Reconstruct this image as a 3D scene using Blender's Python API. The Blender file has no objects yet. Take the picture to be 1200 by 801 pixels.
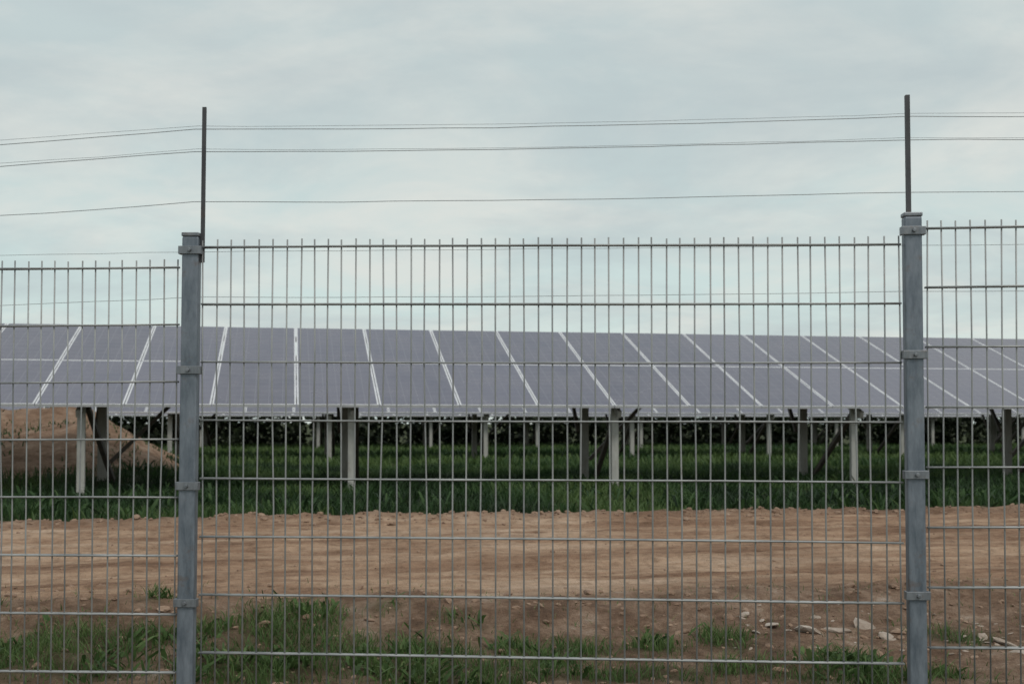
import bpy, math, numpy as np
from mathutils import Vector, Matrix, Euler
rng=np.random.default_rng(7)
S=bpy.context.scene
CZ=1.2; F=1350.0; HZ=495.0
TH=math.radians(10.9); CT=math.cos(TH); SN=math.sin(TH)

# ---------------- helpers
def coll(o):
    S.collection.objects.link(o); return o
def empty(name,loc=(0,0,0),rot=(0,0,0)):
    e=bpy.data.objects.new(name,None); e.location=loc; e.rotation_euler=rot; e.empty_display_size=.2
    return coll(e)
def mesh_obj(name,V,Fc,mats,parent=None,midx=None,smooth=False,attrs=None):
    me=bpy.data.meshes.new(name)
    me.from_pydata([tuple(v) for v in V],[],[tuple(f) for f in Fc])
    for m in (mats if isinstance(mats,list) else [mats]): me.materials.append(m)
    if midx is not None: me.polygons.foreach_set('material_index',np.array(midx,dtype=np.int32))
    if smooth: me.polygons.foreach_set('use_smooth',np.ones(len(me.polygons),dtype=bool))
    if attrs:
        for k,a in attrs.items():
            at=me.attributes.new(k,'FLOAT','POINT'); at.data.foreach_set('value',np.asarray(a,dtype=np.float32))
    me.update()
    o=bpy.data.objects.new(name,me); coll(o)
    if parent: o.parent=parent
    return o
class MB:
    def __init__(s): s.V=[];s.F=[];s.M=[]
    def box(s,a,b,m=0):
        x0,y0,z0=a;x1,y1,z1=b;n=len(s.V)
        s.V+=[(x0,y0,z0),(x1,y0,z0),(x1,y1,z0),(x0,y1,z0),(x0,y0,z1),(x1,y0,z1),(x1,y1,z1),(x0,y1,z1)]
        s.F+=[(n,n+3,n+2,n+1),(n+4,n+5,n+6,n+7),(n,n+1,n+5,n+4),(n+1,n+2,n+6,n+5),(n+2,n+3,n+7,n+6),(n+3,n,n+4,n+7)]
        s.M+=[m]*6
    def beam(s,p,q,w,h,m=0):
        p=Vector(p);q=Vector(q);d=(q-p).normalized()
        up=Vector((0,0,1)) if abs(d.z)<.95 else Vector((1,0,0))
        sx=d.cross(up).normalized();sz=sx.cross(d)
        n=len(s.V)
        for c in (p,q):
            for a,b in ((-1,-1),(1,-1),(1,1),(-1,1)): s.V.append(tuple(c+sx*a*w/2+sz*b*h/2))
        s.F+=[(n,n+1,n+2,n+3),(n+7,n+6,n+5,n+4)]+[(n+i,n+4+i,n+4+(i+1)%4,n+(i+1)%4) for i in range(4)]
        s.M+=[m]*6
    def tube(s,pts,r,k=6,m=0):
        n=len(s.V);pts=[Vector(p) for p in pts]
        for i,p in enumerate(pts):
            d=(pts[min(i+1,len(pts)-1)]-pts[max(i-1,0)]).normalized()
            up=Vector((0,0,1)) if abs(d.z)<.9 else Vector((0,1,0))
            a=d.cross(up).normalized();b=a.cross(d)
            for j in range(k):
                t=2*math.pi*j/k; s.V.append(tuple(p+(a*math.cos(t)+b*math.sin(t))*r))
        for i in range(len(pts)-1):
            for j in range(k):
                s.F.append((n+i*k+j,n+i*k+(j+1)%k,n+(i+1)*k+(j+1)%k,n+(i+1)*k+j));s.M.append(m)
        s.F.append(tuple(n+j for j in range(k))[::-1]);s.M.append(m)
        e=n+(len(pts)-1)*k
        s.F.append(tuple(e+j for j in range(k)));s.M.append(m)
    def obj(s,name,mats,parent=None,smooth=False,bevel=0):
        o=mesh_obj(name,s.V,s.F,mats,parent,s.M,smooth)
        if bevel:
            b=o.modifiers.new('b','BEVEL');b.width=bevel;b.segments=2;b.limit_method='ANGLE'
        return o
def h2(i,j,s):
    v=np.sin(i*127.1+j*311.7+s*74.7)*43758.5453
    return v-np.floor(v)
def vn(x,y,s=0):
    i=np.floor(x);j=np.floor(y);f=x-i;g=y-j
    f=f*f*(3-2*f);g=g*g*(3-2*g)
    return (h2(i,j,s)*(1-f)+h2(i+1,j,s)*f)*(1-g)+(h2(i,j+1,s)*(1-f)+h2(i+1,j+1,s)*f)*g
def fbm(x,y,o=4,s=0):
    r=0;a=.5;t=0
    for k in range(o):
        r=r+a*vn(x*2**k,y*2**k,s+k);t+=a;a*=.5
    return r/t
def ss(a,b,x):
    t=np.clip((x-a)/(b-a),0,1);return t*t*(3-2*t)

# ---------------- terrain functions (x,y world)
def uv(x,y): return CT*x+SN*y, -SN*x+CT*y
def bank(x,y):
    # low dirt bank on the left, running away from the road
    a=ss(-4.7,-7.4,x+.32*(y-19)+1.0*(fbm(x*.5,y*.5,3,62)-.5))
    m=a*ss(14.2,19.6,y)*(1-ss(22.0,24.0,y))
    return m
def mound(x,y):
    m=bank(x,y)
    return m*(1.0+.12*np.sin((y*.9-x*.75)*2.4+4*fbm(x*.6,y*.6,2,61))+.22*(fbm(x*1.5,y*1.5,3,64)-.5))
def base_h(x,y):
    u,v=uv(x,y)
    return CZ+np.interp(v,[-50,0,3.5,4.6,6,8,10.5,14,200],[-1.6,-1.4,-1.18,-1.085,-1.0,-.95,-.90,-.88,-.88])
def edge_v(u): return 10.55+.55*(fbm(u*.45+5,u*0+3.1,4,3)-.5)+.18*(fbm(u*3,u*0,3,9)-.5)
def height(x,y):
    u,v=uv(x,y)
    h=base_h(x,y)+mound(x,y)
    road=ss(6.2,6.9,v)*(1-ss(10.2,10.6,v))
    rough=1-road*.7
    h=h+rough*(fbm(x*1.7,y*1.7,4,1)-.5)*.08+rough*(fbm(x*9,y*9,3,2)-.5)*.05
    h=h+road*(np.sin(v*5.5+fbm(u*.3,v,2,5)*3)*.014+(fbm(u*2.5,v*14,3,6)-.5)*.045)
    ev=edge_v(u)
    h=h+.06*np.exp(-((v-ev+.05)/.16)**2)*(.3+1.2*fbm(u*2.2,v*2.2,3,8))
    h=h+.09*np.exp(-((v-6.0-.3*(fbm(u*.8,v*0,2,4)-.5))/.35)**2)*(.2+1.3*fbm(u*1.6,v*1.6,3,12))
    return h
def G(px,py):
    Y=6.
    for _ in range(12):
        X=(px-600)/F*Y; z=float(base_h(np.array(X),np.array(Y)))-CZ
        Y=.5*Y+.5*(-z*F/(py-HZ))
    return (px-600)/F*Y,Y
PATCH=[]
for px,py,rx,ry,s in [(60,765,.36,.30,1.05),(20,775,.25,.2,1),(120,780,.3,.16,.7),(185,722,.07,.12,.9),(300,780,.34,.30,1.15),(340,745,.24,.32,1.25),(420,772,.42,.32,1.25),(500,780,.36,.30,1.2),(560,785,.32,.26,1.1),(600,755,.12,.14,1.1),(650,765,.18,.18,1.0),(655,795,.3,.10,.8),
   (690,765,.12,.14,1),(765,760,.13,.14,.95),(845,752,.12,.18,1.05),(870,785,.26,.12,.7),(1000,778,.22,.18,1.05),(1020,792,.26,.16,1.1),(1120,745,.16,.15,1),(960,792,.16,.1,.9),(740,792,.28,.10,.7),(160,752,.26,.14,.7),(250,745,.16,.16,.8),(1100,790,.2,.1,.7),(540,735,.12,.1,.5),(450,728,.1,.1,.5),(800,795,.2,.08,.7)]:
    X,Y=G(px,py);PATCH.append((X,Y,rx,ry,s))
for _ in range(40):
    PATCH.append((rng.uniform(2.6,9)*(1 if rng.random()<.5 else -1),rng.uniform(4.2,5.9),rng.uniform(.1,.3),rng.uniform(.1,.25),rng.uniform(.5,1.1)))
def fgreen(x,y):
    m=0*x
    for X,Y,rx,ry,s in PATCH:
        m=np.maximum(m,s*np.exp(-(((x-X)/rx)**2+((y-Y)/ry)**2)))
    u,v=uv(x,y)
    m=np.maximum(m,.95*(1-ss(2.6,4.2,v)))
    return np.clip(m*1.8*(.2+1.45*fbm(x*5,y*5,3,21)),0,1)
def track(x,y):
    d=bank(x,y)
    return ss(.06,.30,d+ .25*(fbm(x*1.6,y*1.6,3,31)-.5))
def rgreen(x,y):
    u,v=uv(x,y)
    g=ss(0,.35,v-edge_v(u)+.45*(fbm(x*2.3,y*2.3,3,41)-.5))
    return g*(1-ss(.3,.8,track(x,y)))

# ---------------- materials
def mat(name):
    m=bpy.data.materials.new(name);m.use_nodes=True
    nt=m.node_tree;return m,nt,nt.nodes['Principled BSDF'],nt.nodes,nt.links
def ramp(N,stops):
    r=N.new('ShaderNodeValToRGB');e=r.color_ramp.elements
    while len(e)<len(stops): e.new(.5)
    for k,(p,c) in enumerate(stops): e[k].position=p;e[k].color=(*c,1)
    return r
def noise(N,L,vec,scale,detail=6,rough=.6):
    n=N.new('ShaderNodeTexNoise');n.inputs['Scale'].default_value=scale;n.inputs['Detail'].default_value=detail;n.inputs['Roughness'].default_value=rough
    if vec: L.new(vec,n.inputs['Vector'])
    return n
def mix(N,L,f,a,b,t='MIX'):
    m=N.new('ShaderNodeMix');m.data_type='RGBA';m.blend_type=t
    for k,v in ((0,f),(6,a),(7,b)):
        if hasattr(v,'links') or hasattr(v,'is_linked'): L.new(v,m.inputs[k])
        elif k==0: m.inputs[0].default_value=v
        else: m.inputs[k].default_value=(*v,1)
    return m.outputs[2]
def bump(N,L,h,st,dist,b,prev=None):
    n=N.new('ShaderNodeBump');n.inputs['Strength'].default_value=st;n.inputs['Distance'].default_value=dist
    L.new(h,n.inputs['Height'])
    if prev: L.new(prev,n.inputs['Normal'])
    L.new(n.outputs[0],b.inputs['Normal']);return n.outputs[0]

def ground_mat():
    m,nt,b,N,L=mat('ground_soil')
    tc=N.new('ShaderNodeTexCoord')
    mp=N.new('ShaderNodeMapping');mp.inputs['Rotation'].default_value=(0,0,-TH);L.new(tc.outputs['Object'],mp.inputs[0])
    st=N.new('ShaderNodeMapping');st.inputs['Scale'].default_value=(.3,1.9,1);L.new(mp.outputs[0],st.inputs[0])
    n1=noise(N,L,st.outputs[0],1.3,9,.72)
    r1=ramp(N,[(.33,(.21,.125,.082)),(.44,(.34,.215,.145)),(.52,(.46,.315,.22)),(.64,(.58,.43,.325))]);L.new(n1.outputs[0],r1.inputs[0])
    n2=noise(N,L,tc.outputs['Object'],9,8,.7)
    r2=ramp(N,[(.3,(.50,.46,.43)),(.5,(1,.99,.98)),(.72,(1.2,1.2,1.2))]);L.new(n2.outputs[0],r2.inputs[0])
    c=mix(N,L,.85,r1.outputs[0],r2.outputs[0],'MULTIPLY')
    nb=noise(N,L,tc.outputs['Object'],.9,5,.6)
    rb=ramp(N,[(.38,(.78,.73,.70)),(.56,(1.06,1.05,1.04))]);L.new(nb.outputs[0],rb.inputs[0])
    c=mix(N,L,.8,c,rb.outputs[0],'MULTIPLY')
    a=N.new('ShaderNodeAttribute');a.attribute_name='rough'
    n3=noise(N,L,tc.outputs['Object'],3.2,9,.78)
    r3=ramp(N,[(.34,(.09,.055,.038)),(.46,(.19,.118,.08)),(.57,(.31,.21,.15)),(.70,(.50,.40,.33))]);L.new(n3.outputs[0],r3.inputs[0])
    c=mix(N,L,a.outputs['Fac'],c,r3.outputs[0])
    g=N.new('ShaderNodeAttribute');g.attribute_name='green'
    n4=noise(N,L,tc.outputs['Object'],12,6,.7)
    r4=ramp(N,[(.3,(.022,.030,.013)),(.55,(.042,.062,.025)),(.75,(.07,.085,.042))]);L.new(n4.outputs[0],r4.inputs[0])
    c=mix(N,L,g.outputs['Fac'],c,r4.outputs[0])
    L.new(c,b.inputs['Base Color']);b.inputs['Roughness'].default_value=.95;b.inputs['Specular IOR Level'].default_value=.15
    p=bump(N,L,n2.outputs[0],.9,.07,b)
    n5=noise(N,L,tc.outputs['Object'],45,5,.7)
    bump(N,L,n5.outputs[0],.8,.016,b,p)
    return m
def leaf_mat(name,cols,trans=.25):
    m,nt,b,N,L=mat(name)
    a=N.new('ShaderNodeAttribute');a.attribute_name='var'
    r=ramp(N,cols);L.new(a.outputs['Fac'],r.inputs[0])
    L.new(r.outputs[0],b.inputs['Base Color']);b.inputs['Roughness'].default_value=.6;b.inputs['Specular IOR Level'].default_value=.25
    t=N.new('ShaderNodeBsdfTranslucent');L.new(r.outputs[0],t.inputs[0])
    mx=N.new('ShaderNodeMixShader');mx.inputs[0].default_value=trans
    L.new(b.outputs[0],mx.inputs[1]);L.new(t.outputs[0],mx.inputs[2]);L.new(mx.outputs[0],N['Material Output'].inputs[0])
    return m
def metal(name,c1,c2,met=.35,rough=.5,scale=14,rust=0):
    m,nt,b,N,L=mat(name)
    tc=N.new('ShaderNodeTexCoord')
    mp=N.new('ShaderNodeMapping');mp.inputs['Scale'].default_value=(1,1,.25);L.new(tc.outputs['Object'],mp.inputs[0])
    n=noise(N,L,mp.outputs[0],scale,7,.7)
    r=ramp(N,[(.33,c1),(.66,c2)]);L.new(n.outputs[0],r.inputs[0])
    c=r.outputs[0]
    if rust:
        n2=noise(N,L,tc.outputs['Object'],scale*.6,8,.75);r2=ramp(N,[(.56,(0,0,0)),(.70,(1,1,1))]);L.new(n2.outputs[0],r2.inputs[0])
        mm=N.new('ShaderNodeMath');mm.operation='MULTIPLY';mm.inputs[1].default_value=rust;L.new(r2.outputs[0],mm.inputs[0])
        c=mix(N,L,mm.outputs[0],c,(.16,.085,.045))
    L.new(c,b.inputs['Base Color']);b.inputs['Metallic'].default_value=met
    rr=ramp(N,[(.3,(rough-.1,)*3),(.7,(rough+.12,)*3)]);L.new(n.outputs[0],rr.inputs[0]);L.new(rr.outputs[0],b.inputs['Roughness'])
    bump(N,L,n.outputs[0],.2,.002,b)
    return m
M_ground=ground_mat()
M_post=metal('galvanised_post_steel',(.11,.135,.165),(.25,.28,.32),.4,.5,26,.5)
M_wire=metal('galvanised_wire',(.22,.23,.235),(.42,.425,.42),.45,.5,6,.35)
M_rod=metal('dark_steel_rod',(.05,.05,.055),(.10,.10,.105),.3,.6,20,.3)
M_clip=metal('clip_steel',(.15,.165,.185),(.28,.295,.315),.5,.45,40,.4)
M_strand=metal('strand_wire',(.26,.28,.29),(.38,.40,.41),.4,.5,5,0)
M_frame=metal('aluminium_frame',(.60,.60,.63),(.76,.76,.79),.15,.45,3,0)
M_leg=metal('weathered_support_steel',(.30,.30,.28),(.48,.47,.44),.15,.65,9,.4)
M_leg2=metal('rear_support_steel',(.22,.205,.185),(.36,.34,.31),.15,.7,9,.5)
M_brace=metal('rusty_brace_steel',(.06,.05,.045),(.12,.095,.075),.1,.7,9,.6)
def glass_mat():
    m,nt,b,N,L=mat('solar_cell_glass')
    tc=N.new('ShaderNodeTexCoord');sp=N.new('ShaderNodeSeparateXYZ');L.new(tc.outputs['Object'],sp.inputs[0])
    def math_(op,a,bv):
        n=N.new('ShaderNodeMath');n.operation=op
        L.new(a,n.inputs[0])
        if bv is not None:
            if hasattr(bv,'is_linked'): L.new(bv,n.inputs[1])
            else: n.inputs[1].default_value=bv
        return n.outputs[0]
    def line(axis,size,w):
        d=math_('DIVIDE',axis,size);f=math_('FRACT',d,None);s=math_('SUBTRACT',f,.5);ab=math_('ABSOLUTE',s,None)
        return math_('GREATER_THAN',ab,.5-w)
    lx=line(sp.outputs[0],1/6,.022);ly=line(sp.outputs[1],.165,.022)
    ln=math_('MAXIMUM',lx,ly)
    fx=math_('FLOOR',sp.outputs[0],None);fy=math_('FLOOR',math_('DIVIDE',sp.outputs[1],1.65),None)
    cb=N.new('ShaderNodeCombineXYZ');L.new(fx,cb.inputs[0]);L.new(fy,cb.inputs[1])
    wn=N.new('ShaderNodeTexWhiteNoise');wn.noise_dimensions='2D';L.new(cb.outputs[0],wn.inputs['Vector'])
    r=ramp(N,[(0,(.082,.080,.120)),(1,(.112,.110,.158))]);L.new(wn.outputs[0],r.inputs[0])
    nz=noise(N,L,tc.outputs['Object'],1.6,7,.7)
    dust=ramp(N,[(.35,(0,0,0)),(.7,(.5,.5,.5))]);L.new(nz.outputs[0],dust.inputs[0])
    c=mix(N,L,ln,r.outputs[0],(.17,.17,.21))
    c=mix(N,L,dust.outputs[0],c,(.20,.19,.225))
    L.new(c,b.inputs['Base Color']);b.inputs['IOR'].default_value=1.45
    rr=ramp(N,[(.3,(.14,)*3),(.75,(.34,)*3)]);L.new(nz.outputs[0],rr.inputs[0]);L.new(rr.outputs[0],b.inputs['Roughness'])
    return m
M_glass=glass_mat()
M_grass=leaf_mat('grass_blades',[(0,(.028,.05,.018)),(.5,(.068,.12,.036)),(.85,(.12,.18,.06)),(1,(.26,.24,.12))])
M_dgrass=leaf_mat('meadow_grass',[(0,(.014,.030,.012)),(.5,(.034,.074,.023)),(1,(.085,.135,.042))])
M_shade_hedge=leaf_mat('shade_hedge_leaves',[(0,(.010,.016,.009)),(1,(.034,.05,.022))],.1)  # near-black leaf colour carries the shade below the arrays
def stone_mat(name,a,b_,c_):
    m,nt,b,N,L=mat(name)
    tc=N.new('ShaderNodeTexCoord');n=noise(N,L,tc.outputs['Object'],7,6,.7)
    r=ramp(N,[(.3,a),(.5,b_),(.7,c_)]);L.new(n.outputs[0],r.inputs[0]);L.new(r.outputs[0],b.inputs['Base Color'])
    b.inputs['Roughness'].default_value=.95
    n2=noise(N,L,tc.outputs['Object'],60,4,.7);bump(N,L,n2.outputs[0],.6,.01,b);return m
M_clod=stone_mat('dirt_clods',(.13,.08,.055),(.26,.17,.118),(.38,.27,.20))
M_rock=stone_mat('pale_rubble',(.20,.145,.11),(.35,.28,.23),(.50,.44,.39))

# ---------------- ground
def axis(parts):
    a=[]
    for s,e,d in parts: a+=list(np.arange(s,e,d))
    a.append(parts[-1][1]);return np.array(a)
xs=axis([(-700,-100,60),(-100,-30,7),(-30,-13,.8),(-13,13,.065),(13,30,.8),(30,100,7),(100,700,60)])
ys=axis([(-60,0,4),(0,3.4,.3),(3.4,7.2,.03),(7.2,12,.05),(12,24,.12),(24,60,1.2),(60,200,10),(200,900,70)])
X,Y=np.meshgrid(xs,ys);x=X.ravel();y=Y.ravel();z=height(x,y)
nx,ny=len(xs),len(ys)
i=np.arange((ny-1)*(nx-1));r_=i//(nx-1);c_=i%(nx-1);a=r_*nx+c_
faces=np.stack([a,a+1,a+nx+1,a+nx],1)
me=bpy.data.meshes.new('ground');me.vertices.add(len(x));me.vertices.foreach_set('co',np.stack([x,y,z],1).ravel())
me.loops.add(faces.size);me.loops.foreach_set('vertex_index',faces.ravel().astype(np.int32))
me.polygons.add(len(faces));me.polygons.foreach_set('loop_start',(np.arange(len(faces))*4).astype(np.int32))
me.polygons.foreach_set('use_smooth',np.ones(len(faces),dtype=bool))
u,v=uv(x,y)
gr=np.clip(np.maximum(rgreen(x,y)*.95,fgreen(x,y)*.6),0,1)
ro=np.clip((1-ss(5.8,7.0,v+1.2*(fbm(u*.7,v*.9,3,51)-.5)))+np.exp(-((v-edge_v(u))/.22)**2)*.8,0,1)
ro=np.maximum(ro,.75*track(x,y)*(v>11))
for k,arr in (('green',gr),('rough',ro)):
    at=me.attributes.new(k,'FLOAT','POINT');at.data.foreach_set('value',arr.astype(np.float32))
me.materials.append(M_ground);me.update(calc_edges=True);me.validate()
coll(bpy.data.objects.new('ground',me))

# ---------------- blades
def blades(name,px,py,H,W,m,lean=.5,leaf=False,var=None):
    n=len(px);pz=height(px,py)-.01
    az=rng.uniform(0,2*np.pi,n);fa=rng.uniform(0,2*np.pi,n)
    dx,dy=np.cos(az),np.sin(az);wx,wy=np.cos(fa),np.sin(fa)
    le=lean*rng.uniform(.1,1,n)
    P=lambda t,k,w: np.stack([px+dx*le*H*k+wx*w*W/2,py+dy*le*H*k+wy*w*W/2,pz+H*t],1)
    if leaf: rows=[P(0,0,-.25),P(0,0,.25),P(.45,.45,-1),P(.45,.45,1),P(.8,.95,-.75),P(.8,.95,.75),P(.85,1.3,0)]
    else: rows=[P(0,0,-1),P(0,0,1),P(.5,.3,-.8),P(.5,.3,.8),P(.82,.68,-.5),P(.82,.68,.5),P(1,1.15,0)]
    V=np.stack(rows,1).reshape(-1,3)
    b=(np.arange(n)*7)[:,None]
    q=np.concatenate([b+np.array([[0,1,3,2]]),b+np.array([[2,3,5,4]])],0);t=b+np.array([[4,5,6]])
    me=bpy.data.meshes.new(name);me.vertices.add(len(V));me.vertices.foreach_set('co',V.ravel())
    loops=np.concatenate([q.ravel(),t.ravel()]).astype(np.int32)
    me.loops.add(len(loops));me.loops.foreach_set('vertex_index',loops)
    ls=np.concatenate([np.arange(len(q))*4,len(q)*4+np.arange(len(t))*3]).astype(np.int32)
    me.polygons.add(len(ls));me.polygons.foreach_set('loop_start',ls)
    vr=rng.random(n) if var is None else var
    at=me.attributes.new('var','FLOAT','POINT');at.data.foreach_set('value',np.repeat(vr,7).astype(np.float32))
    me.materials.append(m);me.update(calc_edges=True);me.validate()
    return coll(bpy.data.objects.new(name,me))
def scatter(n,x0,x1,y0,y1,dens):
    px=rng.uniform(x0,x1,n);py=rng.uniform(y0,y1,n)
    k=rng.random(n)<dens(px,py);return px[k],py[k]
px,py=scatter(300000,-9,9,3.0,6.3,lambda a,b:fgreen(a,b)**1.4*(.08+.92*ss(.33,.62,fbm(a*9,b*9,2,66))))
H=rng.uniform(.02,.08,len(px))*(.5+.7*fgreen(px,py))
blades('foreground_grass',px,py,H,rng.uniform(.003,.007,len(px)),M_grass,1.1,var=np.clip(.33+.45*fbm(px*4,py*4,2,71)+.3*rng.random(len(px))-.1,0,1))
px,py=scatter(55000,-9,9,3.6,6.2,lambda a,b:fgreen(a,b)**2*ss(.45,.6,fbm(a*4,b*4,2,77)))
blades('foreground_weeds',px,py,rng.uniform(.02,.09,len(px)),rng.uniform(.010,.026,len(px)),M_grass,1.3,True,var=np.clip(rng.normal(.5,.2,len(px)),0,.88))
px,py=scatter(9000,-9,9,4.2,6.9,lambda a,b:.25+.75*(uv(a,b)[1]<6.2))
blades('dry_grass_tufts',px,py,rng.uniform(.01,.045,len(px)),rng.uniform(.003,.006,len(px)),M_grass,1.5,var=rng.uniform(.3,1,len(px)))
px,py=scatter(150000,-14,16,9.3,22,lambda a,b:rgreen(a,b))
hh=.04+.18*fbm(px*.9,py*.9,3,81)**1.3*rng.uniform(.5,1.5,len(px))
blades('meadow_grass',px,py,hh,rng.uniform(.010,.022,len(px)),M_dgrass,.9,var=np.clip(fbm(px*.8,py*.8,3,83)*2.2-.75+.35*rng.random(len(px)),0,1))
px,py=scatter(14000,-12,14,10.5,17,lambda a,b:rgreen(a,b)*ss(.48,.65,fbm(a*1.1,b*1.1,3,85)))
blades('meadow_weeds',px,py,rng.uniform(.06,.22,len(px)),rng.uniform(.02,.045,len(px)),M_dgrass,1.0,True,var=rng.uniform(0,.75,len(px)))
px,py=scatter(70000,-30,32,22,40,lambda a,b:rgreen(a,b))
blades('distant_meadow_grass',px,py,rng.uniform(.1,.25,len(px)),rng.uniform(.03,.07,len(px)),M_dgrass,.7,var=np.clip(fbm(px*.4,py*.4,3,87)*1.8-.2+.3*rng.random(len(px)),0,1))
px,py=scatter(6000,-14,-5,15.5,23,lambda a,b:track(a,b)*ss(.52,.64,fbm(a*1.3,b*1.3,3,88)))
blades('bank_scrub',px,py,rng.uniform(.03,.10,len(px)),rng.uniform(.012,.03,len(px)),M_dgrass,1.0,var=rng.uniform(.1,.9,len(px)))

# added hedge behind the arrays: clumped dark leaves standing in for shade there
n=75000
hu=rng.uniform(-40,48,n);hb=fbm(hu*.35,hu*0,3,91)
hz=rng.random(n)*(1.1+1.1*hb);hv=39.5+rng.normal(0,.6,n)+1.6*fbm(hu*.3,hz,2,92)
hx=CT*hu-SN*hv;hy=SN*hu+CT*hv;hz=hz+CZ-.9
keep=fbm(hu*1.3,hz*1.3+hv,3,93)>.36;hx,hy,hz=hx[keep],hy[keep],hz[keep];n=len(hx)
d1=rng.normal(0,1,(n,3));d1/=np.linalg.norm(d1,axis=1)[:,None];d2=np.cross(d1,rng.normal(0,1,(n,3)));d2/=np.linalg.norm(d2,axis=1)[:,None]
s=rng.uniform(.07,.16,n)[:,None];Pc=np.stack([hx,hy,hz],1)
V=np.stack([Pc-d1*s,Pc+d2*s*.6,Pc+d1*s,Pc-d2*s*.6],1).reshape(-1,3)
mesh_obj('added_shade_hedge',V,(np.arange(n)[:,None]*4+np.arange(4)).tolist(),M_shade_hedge,attrs={'var':np.repeat(rng.random(n),4)})

# ---------------- clods / rubble
import bmesh
bm=bmesh.new();bmesh.ops.create_icosphere(bm,subdivisions=2,radius=1);bm.verts.ensure_lookup_table()
BV=np.array([v.co[:] for v in bm.verts]);BF=np.array([[v.index for v in f.verts] for f in bm.faces]);bm.free()
def stones(name,px,py,sz,m,flat=.6,sink=.25):
    n=len(px);k=len(BV);V=np.zeros((n,k,3));pz=height(px,py)
    for q in range(n):
        sd=rng.random()*100
        d=.65+.75*fbm(BV[:,0]*1.8+sd,BV[:,1]*1.8+BV[:,2]*2.3+sd,2,5)
        w=BV*d[:,None]*np.array([rng.uniform(.8,1.5),rng.uniform(.7,1.1),flat*rng.uniform(.7,1.2)])*sz[q]
        R=np.array(Euler((rng.normal(0,.25),rng.normal(0,.25),rng.uniform(0,6.28))).to_matrix())
        V[q]=w@R.T+np.array([px[q],py[q],pz[q]+sz[q]*flat*(1-2*sink)*.5])
    Fc=(BF[None]+(np.arange(n)*k)[:,None,None]).reshape(-1,3)
    return mesh_obj(name,V.reshape(-1,3),Fc.tolist(),m)
cu=rng.uniform(-9,9,1000);cv=edge_v(cu)+rng.normal(-.08,.2,1000)
c1x,c1y=CT*cu-SN*cv,SN*cu+CT*cv;s1=rng.lognormal(-4.3,.45,1000)
c2x=rng.uniform(-7,7,2600);c2y=rng.uniform(4.2,6.8,2600);s2=rng.lognormal(-4.7,.5,2600)
c3x=rng.uniform(-7,7,350);c3y=rng.uniform(6.6,10.3,350);s3=rng.lognormal(-5.0,.4,350)
stones('dirt_clods',np.concatenate([c1x,c2x,c3x]),np.concatenate([c1y,c2y,c3y]),np.clip(np.concatenate([s1,s2,s3]),.004,.04),M_clod)
rx=[];ry=[];rs=[]
for (a,b,s) in [(900,735,.07),(945,742,.08),(978,738,.06),(1012,735,.08),(1040,745,.05),(870,728,.04),(955,727,.04),(1178,750,.08),(1150,742,.05),(1190,765,.05),(885,745,.035)]:
    q=G(a,b);rx.append(q[0]);ry.append(q[1]);rs.append(s*.8)
for _ in range(60):
    q=G(rng.uniform(850,1200),rng.uniform(715,775));rx.append(q[0]);ry.append(q[1]);rs.append(rng.uniform(.005,.018))
stones('pale_rubble',np.array(rx),np.array(ry),np.array(rs),M_rock,.3,.6)

# ---------------- solar arrays
TILT=math.radians(21)
def array(v_off,k0,k1):
    o=(-5.558-SN*v_off,13.4+CT*v_off,CZ+.218)
    e=empty('solar_panel_array',o,(0,0,TH))
    fr=MB();gl=MB()
    for k in range(k0,k1):
        for j in (0,1):
            g=.006;f=.020
            a0,a1=k+g,k+1-g;b0,b1=j*1.65+g*.8,(j+1)*1.65-g*.8
            dz=rng.normal(0,.0015)
            fr.box((a0,b0,-.035+dz),(a1,b1,dz))
            gl.box((a0+f,b0+f,dz-.01),(a1-f,b1-f,dz+.003))
    A=fr.obj('module_frames',M_frame,e);B=gl.obj('module_glass',M_glass,e)
    A.rotation_euler=(TILT,0,0);B.rotation_euler=(TILT,0,0)
    ra=MB()
    for w in (.35,1.25,2.05,2.95): ra.box((k0+.05,w-.03,-.105),(k1-.05,w+.03,-.038))
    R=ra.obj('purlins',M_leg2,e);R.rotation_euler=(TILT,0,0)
    lf=MB();lr=MB();lb=MB();t=math.tan(TILT)
    i0=math.ceil((k0-.4)/3.35);i1=int((k1-.4)/3.35)
    for i in range(i0,i1+1):
        u=.42+3.35*i+rng.normal(0,.04)
        gz=-1.35-(.3 if v_off==0 else 0)
        zf=.36*t-.14
        lf.box((u-.045,.33,gz),(u+.045,.338,zf));lf.box((u-.045,.3382,gz),(u-.038,.39,zf));lf.box((u+.038,.3382,gz),(u+.045,.39,zf))
        lf.box((u-.07,.30,zf-.02),(u+.07,.42,zf-.008))
        zr=1.95*t-.2
        lr.box((u-.055,1.90,gz),(u+.055,1.91,zr));lr.box((u-.055,1.9102,gz),(u-.046,1.99,zr));lr.box((u+.046,1.9102,gz),(u+.055,1.99,zr))
        off=.16
        lr.beam((u,.12,.12*t-off),(u,2.98,2.98*t-off),.05,.09)
        lb.beam((u+.06,.42,zf-.03),(u+.15,1.86,-.98),.06,.06)
        lb.beam((u-.09,1.98,-.35),(u-.09,2.8,2.8*t-off-.03),.045,.045)
        if i%2==0: lb.beam((u+.09,2.0,-.75),(u+1.3,2.0,.45),.05,.05)
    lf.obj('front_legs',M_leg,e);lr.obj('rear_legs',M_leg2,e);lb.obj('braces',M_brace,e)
array(0,-14,30)
array(10.5,-20,40)
array(20.5,-26,48)

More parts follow.
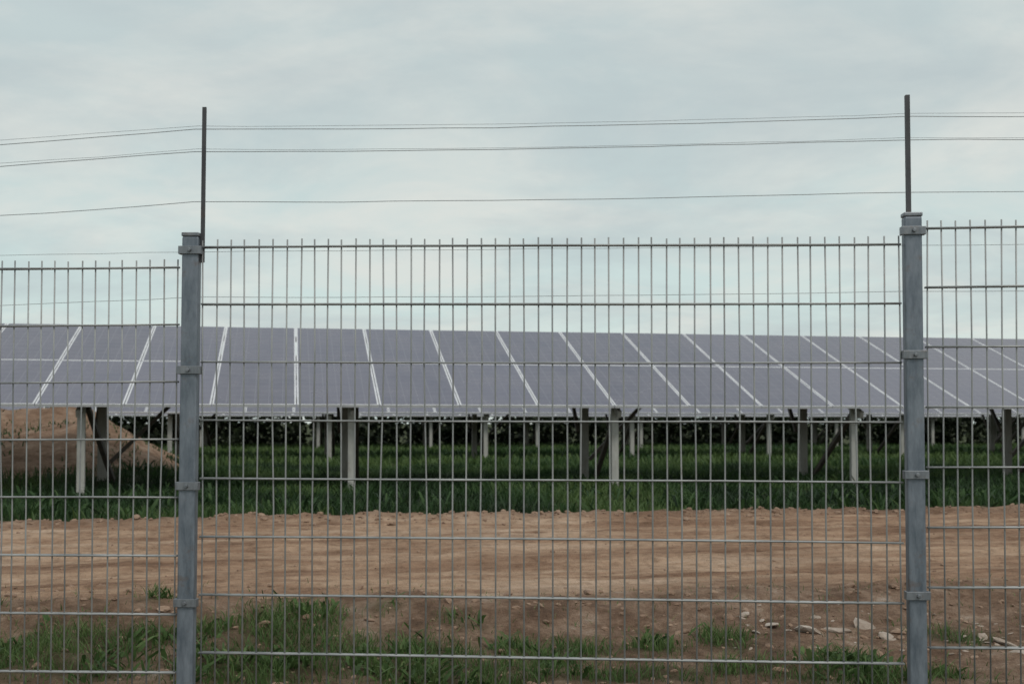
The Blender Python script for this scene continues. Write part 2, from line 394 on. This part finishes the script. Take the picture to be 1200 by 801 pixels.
# ---------------- fence
FL=Vector((-1.118,3.994));FR=Vector((1.346,3.857));fd=(FR-FL).normalized();fn=Vector((-fd.y,fd.x))
L0=(FR-FL).length;FYAW=math.atan2(fd.y,fd.x)
posts=[(-2*L0,.52),(-L0,.585),(0,.657),(L0,.702),(2*L0,.745),(3*L0,.79)]
def pxy(s): return FL.x+fd.x*s,FL.y+fd.y*s
for idx,(s,zt) in enumerate(posts):
    X0,Y0=pxy(s);e=empty('fence_post',(X0,Y0,CZ),(0,0,FYAW+rng.normal(0,.02)))
    e.rotation_euler[1]=[0,0,.006,-.003,0,0][idx]
    m=MB()
    m.box((-.029,-.02,-1.5),(.029,.02,zt-.012))
    m.obj('post_tube',M_post,e,bevel=.005)
    m=MB();m.box((-.031,-.022,zt-.0118),(.031,.022,zt+.002));m.obj('post_cap',M_clip,e,bevel=.003)
    m=MB();ztop=1.10 if idx<=2 else 1.112
    if idx<2: ztop-=.07*(2-idx)
    ox=.038 if idx%2==0 else .0
    oy=.0 if ox else .028
    m.box((ox-.007,oy-.003,zt-.10),(ox+.007,oy+.003,ztop));
    m.box((ox-.007,oy+.0032,zt-.10),(ox-.004,oy+.014,ztop))
    m.obj('extension_bar',M_rod,e)
    m=MB()
    for c in range(5):
        zc=zt-.075-.4*c
        if c==0: zc=zt-.06
        m.box((-.040,-.0265,zc-.014),(.040,-.0235,zc+.014))
        m.box((-.040,-.0233,zc-.014),(-.0335,.004,zc+.014));m.box((.0335,-.0233,zc-.014),(.040,.004,zc+.014))
        m.tube([(-.0,-.036,zc),(-.0,-.0267,zc)],.007,6)
    m.obj('panel_clips',M_clip,e,bevel=.0015)
panels=[(-2,.43,.44),(-1,.535,.541),(0,.609,.600),(1,.652,.662),(2,.70,.71)]
for idx,z0,z1 in panels:
    s0=idx*L0+.040;s1=(idx+1)*L0-.040
    X0,Y0=pxy(s0);e=empty('wire_mesh_fence_panel',(X0,Y0,CZ),(0,0,FYAW))
    W=s1-s0;m=MB();nv=49
    zz=lambda t:z0+(z1-z0)*t
    for k in range(nv+1):
        t=k/nv;xx=.006+(W-.012)*t+rng.normal(0,.0014);zt=zz(t);b=rng.normal(0,.0026)
        m.tube([(xx,b*.3,zt-1.83),(xx+b,b,zt-.9),(xx-b*.6,b*.4,zt-.4),(xx+rng.normal(0,.0014),0,zt+.026+rng.normal(0,.0015))],.0028,6)
    m.obj('vertical_wires',M_wire,e,True)
    m=MB()
    for j in range(10):
        for sd in (-1,1):
            pts=[(W*t,sd*.0064,zz(t)-.2*j+.0015*math.sin(t*5+j)+rng.normal(0,.0004)) for t in np.linspace(0,1,9)]
            m.tube(pts,.0036,6)
    m.obj('horizontal_wires',M_wire,e,True)
e=empty('security_wire_strands')
m=MB()
def strand(z_of,off,r,sag):
    pts=[]
    S0=[p[0] for p in posts]
    for a in range(len(S0)-1):
        for t in np.linspace(0,1,14,endpoint=(a==len(S0)-2)):
            s=S0[a]+(S0[a+1]-S0[a])*t;X0,Y0=pxy(s)
            zq=z_of[a]*(1-t)+z_of[a+1]*t-sag*4*t*(1-t)+rng.normal(0,.0010)
            pts.append((X0+fn.x*off,Y0+fn.y*off,CZ+zq))
    m.tube(pts,r,5)
D=np.array([-.24,-.12,0,.009,.02,.03])
strand(1.03+D,.03,.0014,.012);strand(.951+D,.03,.0014,.010);strand(.772+D,.03,.0013,.008)
strand(1.050+D*.9,.06,.0007,.012);strand(.966+D*.9,.06,.0007,.012);strand(.44+D*.6,.045,.0009,.006);strand(.60+D*.2,.045,.0008,.0)
m.obj('strands',M_strand,e,True)

# ---------------- world + sun
w=bpy.data.worlds.new('World');S.world=w;w.use_nodes=True;N=w.node_tree.nodes;L=w.node_tree.links
bg=N['Background'];bg.inputs[1].default_value=.1
SE,SR=math.radians(52),math.radians(150)
sky=N.new('ShaderNodeTexSky');sky.sky_type='NISHITA';sky.sun_disc=False;sky.sun_elevation=SE;sky.sun_rotation=SR;sky.air_density=1.2;sky.dust_density=3
tc=N.new('ShaderNodeTexCoord');sp=N.new('ShaderNodeSeparateXYZ');L.new(tc.outputs['Generated'],sp.inputs[0])
mr=N.new('ShaderNodeMapRange');mr.inputs[1].default_value=0;mr.inputs[2].default_value=.5;L.new(sp.outputs[2],mr.inputs[0])
base=ramp(N,[(0,(.68,.82,.78)),(.25,(.62,.745,.73)),(.5,(.56,.655,.655)),(1,(.56,.63,.64))]);L.new(mr.outputs[0],base.inputs[0])
ad=N.new('ShaderNodeMath');ad.operation='ADD';ad.inputs[1].default_value=.20;L.new(sp.outputs[2],ad.inputs[0])
mxz=N.new('ShaderNodeMath');mxz.operation='MAXIMUM';mxz.inputs[1].default_value=.05;L.new(ad.outputs[0],mxz.inputs[0])
dx=N.new('ShaderNodeMath');dx.operation='DIVIDE';L.new(sp.outputs[0],dx.inputs[0]);L.new(mxz.outputs[0],dx.inputs[1])
dy=N.new('ShaderNodeMath');dy.operation='DIVIDE';L.new(sp.outputs[1],dy.inputs[0]);L.new(mxz.outputs[0],dy.inputs[1])
cb=N.new('ShaderNodeCombineXYZ');L.new(dx.outputs[0],cb.inputs[0]);L.new(dy.outputs[0],cb.inputs[1])
mp=N.new('ShaderNodeMapping');mp.inputs['Rotation'].default_value=(0,0,.3);mp.inputs['Scale'].default_value=(1.1,1.2,1);mp.inputs['Location'].default_value=(3.3,1.7,0);L.new(cb.outputs[0],mp.inputs[0])
n1=noise(N,L,mp.outputs[0],1.6,9,.6);n1.inputs['Distortion'].default_value=.5
f1=ramp(N,[(.40,(0,0,0)),(.64,(.8,.8,.8))]);L.new(n1.outputs[0],f1.inputs[0])
c=mix(N,L,f1.outputs[0],base.outputs[0],(.76,.775,.73))
mp2=N.new('ShaderNodeMapping');mp2.inputs['Location'].default_value=(9.1,4.4,2);mp2.inputs['Scale'].default_value=(1.0,1.3,1);L.new(cb.outputs[0],mp2.inputs[0])
n2=noise(N,L,mp2.outputs[0],1.4,9,.62);n2.inputs['Distortion'].default_value=.3
f2=ramp(N,[(.43,(0,0,0)),(.66,(.75,.75,.75))]);L.new(n2.outputs[0],f2.inputs[0])
c=mix(N,L,f2.outputs[0],c,(.50,.575,.59))
sc=N.new('ShaderNodeVectorMath');sc.operation='SCALE';sc.inputs[3].default_value=10;L.new(c,sc.inputs[0])
c=mix(N,L,.06,sc.outputs[0],sky.outputs[0])
L.new(c,bg.inputs[0])
sl=bpy.data.lights.new('sun','SUN');sl.energy=1.25;sl.angle=math.radians(15);sl.color=(1,.95,.88)
so=coll(bpy.data.objects.new('sun',sl))
d=Vector((math.sin(SR)*math.cos(SE),math.cos(SR)*math.cos(SE),math.sin(SE)))
so.rotation_euler=d.to_track_quat('Z','Y').to_euler();so.location=d*30

# ---------------- camera
cd=bpy.data.cameras.new('camera');cd.sensor_width=36;cd.lens=F/1200*36;cd.clip_end=3000;cd.clip_start=.05
P=1.6;cd.shift_y=(94.5-F*math.tan(math.radians(P)))/1200
cd.dof.use_dof=True;cd.dof.focus_distance=4.9;cd.dof.aperture_fstop=4.5
co=coll(bpy.data.objects.new('camera',cd));co.location=(0,0,CZ);co.rotation_euler=(math.radians(90+P),0,0)
S.camera=co
S.view_settings.view_transform='Standard';S.view_settings.look='None';S.view_settings.exposure=0
